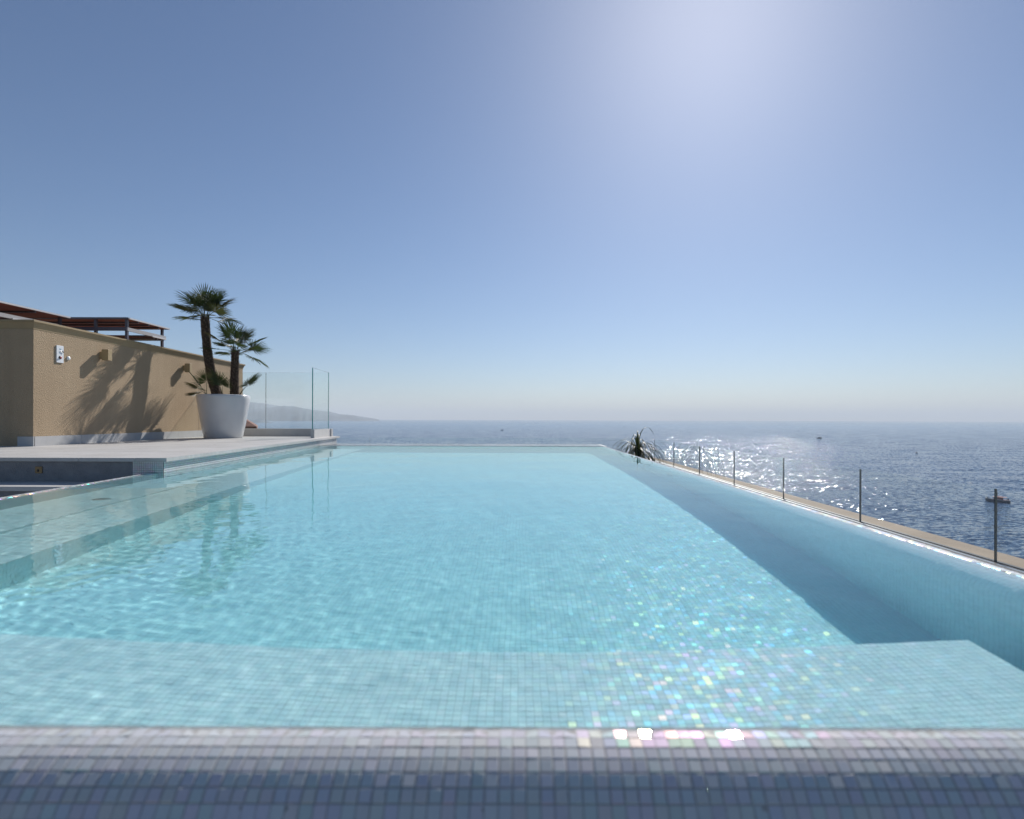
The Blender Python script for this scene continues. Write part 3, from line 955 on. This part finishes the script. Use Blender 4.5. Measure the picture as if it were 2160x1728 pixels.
def leaf_material(name, c1, c2, c3):
    m, t, p, out = mat_new(name)
    oi = nd(t, 'ShaderNodeObjectInfo'); g = nd(t, 'ShaderNodeNewGeometry')
    ad = nd(t, 'ShaderNodeMath', operation='ADD'); t.links.new(oi.outputs['Random'], ad.inputs[0])
    ml = nd(t, 'ShaderNodeMath', operation='MULTIPLY'); ml.inputs[1].default_value = .25
    t.links.new(g.outputs['Random Per Island'], ml.inputs[0]); t.links.new(ml.outputs[0], ad.inputs[1])
    r = ramp(t, [(.0, c1), (.6, c2), (1.0, c3)]); t.links.new(ad.outputs[0], r.inputs[0])
    t.links.new(r.outputs[0], p.inputs['Base Color']); p.inputs['Roughness'].default_value = .55
    tl = nd(t, 'ShaderNodeBsdfTranslucent'); t.links.new(r.outputs[0], tl.inputs[0])
    mx = nd(t, 'ShaderNodeMixShader'); mx.inputs[0].default_value = .3
    t.links.new(p.outputs[0], mx.inputs[1]); t.links.new(tl.outputs[0], mx.inputs[2]); t.links.new(mx.outputs[0], out.inputs['Surface'])
    return m
M_LEAF = leaf_material('fan_palm_leaf', (.030, .048, .012), (.045, .070, .016), (.085, .075, .025))
M_BARK = plain('palm_fibre', (.075, .048, .032), .95, .45, 22, 1.0, 55)
M_STUB = plain('palm_leaf_stub', (.16, .11, .08), .9, .4, 30)

def frond_mesh(seed, pet, fan, spread, droop, nb=30):
    rr = random.Random(seed)
    mb = MB()
    pts = [(pet * u, 0, -.05 * u * u * droop) for u in (0, .25, .5, .75, 1)]
    mb.tube(pts, [.010, .007, .006, .005, .005], 5)
    hub = Vector(pts[-1])
    dth = 2 * spread / (nb - 1)
    for k in range(nb):
        th = -spread + dth * k + rr.uniform(-.25, .25) * dth
        L = fan * (1 - .33 * (abs(th) / spread) ** 2) * rr.uniform(.86, 1.06)
        dr = Vector((math.cos(th), math.sin(th), 0)); sd = Vector((-math.sin(th), math.cos(th), 0))
        rm = L * .44
        w = min(rm * dth * .48, .0165)
        up = .10 * abs(th) / spread
        bend = droop * rr.uniform(.6, 1.3)
        def P(r, off, dz=0):
            return hub + dr * r + sd * off + Vector((0, 0, dz + up * r - bend * .30 * (r / fan) ** 2 * fan))
        c0 = P(.015, 0); l1 = P(rm, w); m1 = P(rm, 0, -.010); r1 = P(rm, -w)
        l2 = P(L * .82, w * .55); m2 = P(L * .82, 0, -.006); r2 = P(L * .82, -w * .55); tip = P(L, 0, -.01)
        mb.add([c0, l1, m1, r1, l2, m2, r2, tip], [(0, 2, 1), (0, 3, 2), (1, 2, 5, 4), (2, 3, 6, 5), (4, 5, 7), (5, 6, 7)])
    me = mb.mesh('frond'); me.materials.append(M_LEAF)
    return me
FR = [frond_mesh(i, .38, .46, R(100 + 14 * (i % 3)), .2 + .3 * (i % 4), 28 + 2 * (i % 3)) for i in range(5)]

def place_frond(me, base, az, el, scale, parent, roll=0.0):
    d = Vector((math.cos(az) * math.cos(el), math.sin(az) * math.cos(el), math.sin(el)))
    side = Vector((-math.sin(az), math.cos(az), 0))
    n = d.cross(side)
    if n.z < 0: n = -n
    q = Quaternion(d, roll)
    n = q @ n; side = n.cross(d)
    o = bpy.data.objects.new('frond', me); link(o)
    M = Matrix(((d.x, side.x, n.x, base.x), (d.y, side.y, n.y, base.y), (d.z, side.z, n.z, base.z), (0, 0, 0, 1)))
    o.matrix_basis = M @ Matrix.Scale(scale, 4)
    set_parent(o, parent)
    return o

def palm(path, r0, r1, n_fr, scale, label, seed, low=-0.25):
    rr = random.Random(seed)
    path = [Vector(p) for p in path]
    t = empty('fan_palm', path[0]); tag(t, label, 'palm', 'palms in the white planter')
    # smooth path
    P = []
    N = 22
    for i in range(N + 1):
        u = i / N * (len(path) - 1); k = min(int(u), len(path) - 2); f = u - k
        p0 = path[max(k-1, 0)]; p1 = path[k]; p2 = path[k+1]; p3 = path[min(k+2, len(path)-1)]
        P.append(.5 * ((2*p1) + (p2-p0)*f + (2*p0-5*p1+4*p2-p3)*f*f + (3*p1-p0-3*p2+p3)*f**3))
    rad = [(r0 + (r1 - r0) * i / N) * rr.uniform(.94, 1.06) for i in range(N + 1)]
    MB().tube(P, rad, 16).build('trunk', M_BARK, t)
    # cut leaf bases that make the trunk shaggy
    st = MB()
    tot = N * 9
    for k in range(tot):
        u = (k + rr.random()) / tot * N; i = min(int(u), N - 1); f = u - i
        c = P[i].lerp(P[i+1], f); ax = (P[i+1] - P[i]).normalized()
        a = k * 2.39996 + rr.uniform(-.3, .3)
        s1 = ax.orthogonal().normalized(); s2 = ax.cross(s1)
        o = s1 * math.cos(a) + s2 * math.sin(a); tg = ax.cross(o)
        r = rad[i]; h = rr.uniform(.035, .06); w = rr.uniform(.012, .022)
        b1 = c + o * r * .9 - tg * w; b2 = c + o * r * .9 + tg * w; b3 = c + o * r * .9 - ax * .02
        tp = c + o * (r + rr.uniform(.012, .035)) + ax * h
        st.add([b1, b2, b3, tp], [(0, 1, 3), (1, 2, 3), (2, 0, 3)])
    st.build('leaf_stubs', M_STUB, t)['kind'] = 'stuff'
    top = P[-1]
    fb = MB()
    for k in range(40):   # ragged fibre collar under the crown
        a = rr.uniform(0, 6.28); r = r1 * rr.uniform(.5, 1.15); h = rr.uniform(.08, .2)
        p = top + Vector((math.cos(a) * r, math.sin(a) * r, -.1)); tg = Vector((-math.sin(a), math.cos(a), 0)) * .012
        fb.add([p - tg, p + tg, p + Vector((math.cos(a) * .03, math.sin(a) * .03, h + .05))], [(0, 1, 2)])
    fb.build('fibre_collar', M_BARK, t)['kind'] = 'stuff'
    for k in range(n_fr):
        u = (k + .5) / n_fr
        el = R(86) * (1 - u) ** .75 + low * u + rr.uniform(-.12, .12)
        az = k * 2.39996 + rr.uniform(-.35, .35)
        place_frond(FR[rr.randrange(5)], top + Vector((math.cos(az), math.sin(az), 0)) * r1 * .5, az, el, scale * rr.uniform(.85, 1.1), t, rr.uniform(-.5, .5))
    return t
zt = Z_DECK + .965
palm([(-7.30, 13.90, zt), (-7.43, 13.88, zt + .50), (-7.54, 13.86, zt + 1.15), (-7.60, 13.85, zt + 1.97)], .120, .094, 19, .97,
     'tall fan palm with a shaggy leaning trunk in the white planter', 21)
palm([(-6.94, 14.00, zt), (-6.95, 14.00, zt + .4), (-6.93, 13.98, zt + .8), (-6.92, 13.97, zt + 1.17)], .105, .082, 17, .94,
     'shorter fan palm on the right in the white planter', 35, low=-.5)

def sucker(base, seed, fr, label):
    rr = random.Random(seed)
    base = Vector(base)
    t = empty('palm_shoot', base); tag(t, label, 'palm shoot', 'young shoots at the feet of the palms')
    MB().tube([base - Vector((0, 0, .05)), base + Vector((0, 0, .1))], [.05, .03], 8).build('stem', M_BARK, t)
    for az, el, s in fr:
        place_frond(FR[rr.randrange(5)], base + Vector((0, 0, .08)), az, el, s, t, rr.uniform(-.4, .4))
sucker((-7.48, 13.72, zt), 3, [(R(165), R(35), .78), (R(120), R(70), .9), (R(205), R(58), .82), (R(185), R(5), .62)], 'young palm shoot at the left rim of the planter')
sucker((-7.05, 13.62, zt), 4, [(R(275), R(62), .82), (R(240), R(72), .9), (R(300), R(50), .7)], 'bright green palm shoot in front between the two trunks')
sucker((-6.78, 13.90, zt), 6, [(R(-20), R(45), .98), (R(10), R(65), .8)], 'young palm shoot reaching out over the right rim of the planter')

# ------------------------------------------------------------------ ponytail palm beyond the pool edge
M_BLADE = leaf_material('ponytail_leaf', (.022, .034, .010), (.035, .048, .014), (.06, .062, .022))
pp = empty('ponytail_palm', (2.80, 13.2, Z_TERR)); tag(pp, 'drooping grass-leaved palm standing behind the right edge of the pool', 'palm')
MB().lathe([(0, 0), (.17, 0), (.20, .05), (.24, .42), (.22, .45), (.19, .42), (.0, .40)], (2.80, 13.2, Z_TERR), 32).build('pot', M_POT, pp)
MB().tube([(2.80, 13.2, Z_TERR + .35), (2.80, 13.2, -.75), (2.79, 13.2, -.40), (2.80, 13.2, -.14)], [.13, .085, .06, .05], 12).build('trunk', M_BARK, pp)
for k in range(130):
    rr = random.Random(900 + k)
    az = k * 2.39996 + rr.uniform(-.2, .2)
    el = rr.uniform(.15, 1.35) if k % 4 else rr.uniform(1.1, 1.5)
    L = rr.uniform(.75, 1.2)
    p = Vector((2.80, 13.2, rr.uniform(-.34, -.12))); d = Vector((math.cos(az) * math.cos(el), math.sin(az) * math.cos(el), math.sin(el)))
    side = Vector((-math.sin(az), math.cos(az), 0))
    n = 9; vs = []
    for i in range(n + 1):
        u = i / n; w = (.017 * (1 - u) ** .6 + .002)
        vs += [p - side * w, p + side * w]
        p = p + d * (L / n)
        d = (d + Vector((0, 0, -.36 - .12 * rr.random()))).normalized()
    MB().add(vs, [(2*i, 2*i+1, 2*i+3, 2*i+2) for i in range(n)], True).build('leaf', M_BLADE, pp)

# ------------------------------------------------------------------ neighbouring roof
M_RTILE = plain('red_brown_roof', (.20, .095, .07), .85, .25, 3, .5, 20)
M_RWALL = plain('pinkish_render', (.36, .22, .17), .9, .1, 2)
nb = empty('neighbouring_house', (-24, 46, -14)); tag(nb, 'red brown roof of a lower house behind the glass screen', 'house')
xr, yf = -18.3, 40.0
MB().prism([(-32, yf + .3), (xr - .15, yf + .3), (-24.4, 53.6), (-40, 53.6)], -14, .05).build('wall', M_RWALL, nb)
rf = MB()
rf.add([(-32.5, yf, .10), (xr, yf, .10), (-24.7, 54.0, .10), (-40.5, 54.0, .10), (-29.0, 45.5, 2.9), (-25.0, 46.5, 2.4), (-26.5, 49.0, 2.4), (-31, 48.5, 2.9)],
       [(0, 1, 5, 4), (1, 2, 6, 5), (2, 3, 7, 6), (3, 0, 4, 7), (4, 5, 6, 7)])
rf.build('roof', M_RTILE, nb)
MB().box((-32.5, yf - .03, -.04), (xr, yf + .12, .098)).build('fascia', M_RTILE, nb)

# ------------------------------------------------------------------ boats
M_HULLB = plain('navy_hull', (.10, .14, .19), .35, .1, 1)
M_BWHITE = plain('boat_white', (.7, .7, .68), .4, .05, 1)
M_BRED = plain('boat_red', (.26, .09, .09), .5, .1, 1)
M_BPINK = plain('faded_red_awning', (.45, .22, .21), .7, .1, 1)
M_BDARK = plain('boat_dark', (.03, .035, .045), .5, .1, 1)
M_FOAM = plain('sea_foam', (.8, .82, .84), .8, .05, .1)

def hull_mesh(L, Wd, Hh, M, mb):
    """pointed bow at +x, sheer rising to it"""
    n = 12; rows = []
    for i in range(n + 1):
        u = i / n
        w = Wd / 2 * (min(1, .80 + .5 * u) if u < .45 else (1 - ((u - .45) / .55) ** 2.2))
        z1 = Hh * (1 + .55 * u * u)
        x = -L / 2 + L * u
        rows.append([(x, -w, z1), (x + .02 * L * u, -w * .82, z1 * .45), (x - .04 * L * u, -w * .45, -.35), (x - .04 * L * u, w * .45, -.35), (x + .02 * L * u, w * .82, z1 * .45), (x, w, z1)])
    vs = [M @ Vector(p) for r in rows for p in r]
    fs = [(i*6+k, (i+1)*6+k, (i+1)*6+k+1, i*6+k+1) for i in range(n) for k in range(5)]
    fs += [(i*6+5, (i+1)*6+5, (i+1)*6, i*6) for i in range(n)]
    fs += [(0, 1, 2, 3, 4, 5)]
    mb.add(vs, fs)
    return rows

def boat_frame(x, y, head, k=1.0):
    return Matrix.Translation((x, y, Z_SEA)) @ Matrix.Rotation(head, 4, 'Z') @ Matrix.Scale(k, 4)

# red and navy fishing boat
bx, by = 242.0, 286.0
M = boat_frame(bx, by, R(138), .74)
fbt = empty('fishing_boat', (bx, by, Z_SEA)); tag(fbt, 'red and navy fishing boat with awning seen through the glass fence', 'boat')
mb = MB(); rows = hull_mesh(13, 4.2, 1.35, M, mb); mb.build('hull', M_HULLB, fbt)
mb = MB()
for sgn in (0, 5):
    mb.tube([M @ Vector((r[sgn][0], r[sgn][1], r[sgn][2] + .06)) for r in rows], .12, 6)
mb.build('gunwale', M_BWHITE, fbt)
MB().box((-6.0, -1.7, 1.2), (3.4, 1.7, 1.5), M=M).build('deck', M_BRED, fbt)
MB().box((-2.8, -1.35, 1.4), (2.0, 1.35, 3.1), M=M, bev=.15).build('cabin', M_BRED, fbt)
MB().box((.1, -1.40, 2.2), (1.7, 1.40, 2.8), M=M).build('cabin_window', M_BDARK, fbt)
mb = MB(); mb.add([M @ Vector(p) for p in [(-4.6, -1.8, 3.2), (2.6, -1.6, 3.35), (2.6, 1.6, 3.35), (-4.6, 1.8, 3.2), (-1.2, 0, 3.9), (.6, 0, 3.95)]],
                  [(0, 1, 5, 4), (1, 2, 5), (2, 3, 4, 5), (3, 0, 4)])
mb.build('awning', M_BPINK, fbt)
for (x, y) in ((-4.4, -1.6), (-4.4, 1.6), (2.4, -1.4), (2.4, 1.4)):
    MB().tube([M @ Vector((x, y, 1.3)), M @ Vector((x, y, 3.3))], .06, 6).build('awning_post', M_BDARK, fbt)
MB().tube([M @ Vector((.3, 0, 3.2)), M @ Vector((.3, 0, 7.0))], [.10, .05], 6).build('mast', M_BDARK, fbt)
MB().box((.0, -.5, 5.1), (.6, .5, 5.7), M=M).build('radar', M_BDARK, fbt)
mb = MB()
for (x, z) in ((-5.4, 1.4), (-5.2, 1.5), (5.6, 1.9)):
    mb.tube([M @ Vector((x, .6, z)), M @ Vector((x, .6, z + 1.2))], .18, 6)
mb.build('winch', M_BDARK, fbt)

def small_boat(x, y, L, head, label, hullm, cabm, wake=0.0, cab=True):
    M = boat_frame(x, y, head)
    t = empty('motor_boat', (x, y, Z_SEA)); tag(t, label, 'boat', 'small boats far out on the sea')
    mb = MB(); hull_mesh(L, L * .30, L * .13, M, mb); mb.build('hull', hullm, t)
    if cab:
        MB().box((-.18 * L, -.10 * L, .10 * L), (.12 * L, .10 * L, .27 * L), M=M, bev=.02 * L).build('cabin', cabm, t)
        MB().tube([M @ Vector((-.05 * L, 0, .25 * L)), M @ Vector((-.05 * L, 0, .42 * L))], .012 * L, 6).build('mast', M_BDARK, t)
    if wake > 0:
        rr = random.Random(int(x)); w = MB(); n = 60; vs = []
        for i in range(n + 1):
            u = i / n; wd_ = (1.2 + 4.5 * u) * (.6 + .8 * rr.random()) * (1 - .5 * u)
            xx = -L * .4 - wake * u
            vs += [M @ Vector((xx, -wd_, .12)), M @ Vector((xx, wd_, .12))]
        w.add(vs, [(2*i, 2*i+2, 2*i+3, 2*i+1) for i in range(n) if rr.random() > .12 + .4 * i / n])
        w.build('wake', M_FOAM, t)['kind'] = 'stuff'
small_boat(683, 1284, 12, R(2), 'dark motor boat drawing a long white wake on the right', M_BDARK, M_HULLB, 140)
small_boat(-55, 2120, 11, R(10), 'motor boat with a short wake above the middle of the pool', M_BDARK, M_BWHITE, 30)
small_boat(450, 3250, 7, R(60), 'leftmost of three tiny dark boats near the horizon', M_BDARK, M_BDARK)
small_boat(512, 3300, 6, R(120), 'middle one of three tiny dark boats near the horizon', M_BDARK, M_BDARK)
small_boat(613, 3230, 11, R(15), 'rightmost and largest of three tiny dark boats near the horizon', M_BDARK, M_BDARK)
small_boat(283, 905, 4.5, R(70), 'small white boat in the glitter beside the drooping palm', M_BWHITE, M_BWHITE)
mb = MB().lathe([(0, -.6), (1.0, -.5), (1.25, .0), (1.2, .5), (.9, .85), (.3, 1.0), (.0, 1.0)], (502, 714, Z_SEA), 20)
mb.tube([(502, 714, Z_SEA + .9), (502, 714, Z_SEA + 1.6)], .15, 8)
by_ = mb.build('mooring_buoy', M_BDARK); tag(by_, 'dark drum buoy floating on the open sea at the right', 'buoy')

# ------------------------------------------------------------------ haze
def haze():
    m, t, p, out = mat_new('sea_haze')
    t.nodes.remove(p)
    vp = nd(t, 'ShaderNodeVolumePrincipled', Density=5.5e-5)
    vp.inputs['Color'].default_value = (.92, .97, 1.0, 1)
    vp.inputs['Anisotropy'].default_value = .0
    t.links.new(vp.outputs[0], out.inputs['Volume'])
    o = MB().box((-61000, -600, Z_SEA - 1.2), (61000, 61000, 760)).build('haze', m)
    tag(o, 'thin pale sea haze', kind='stuff')
haze()
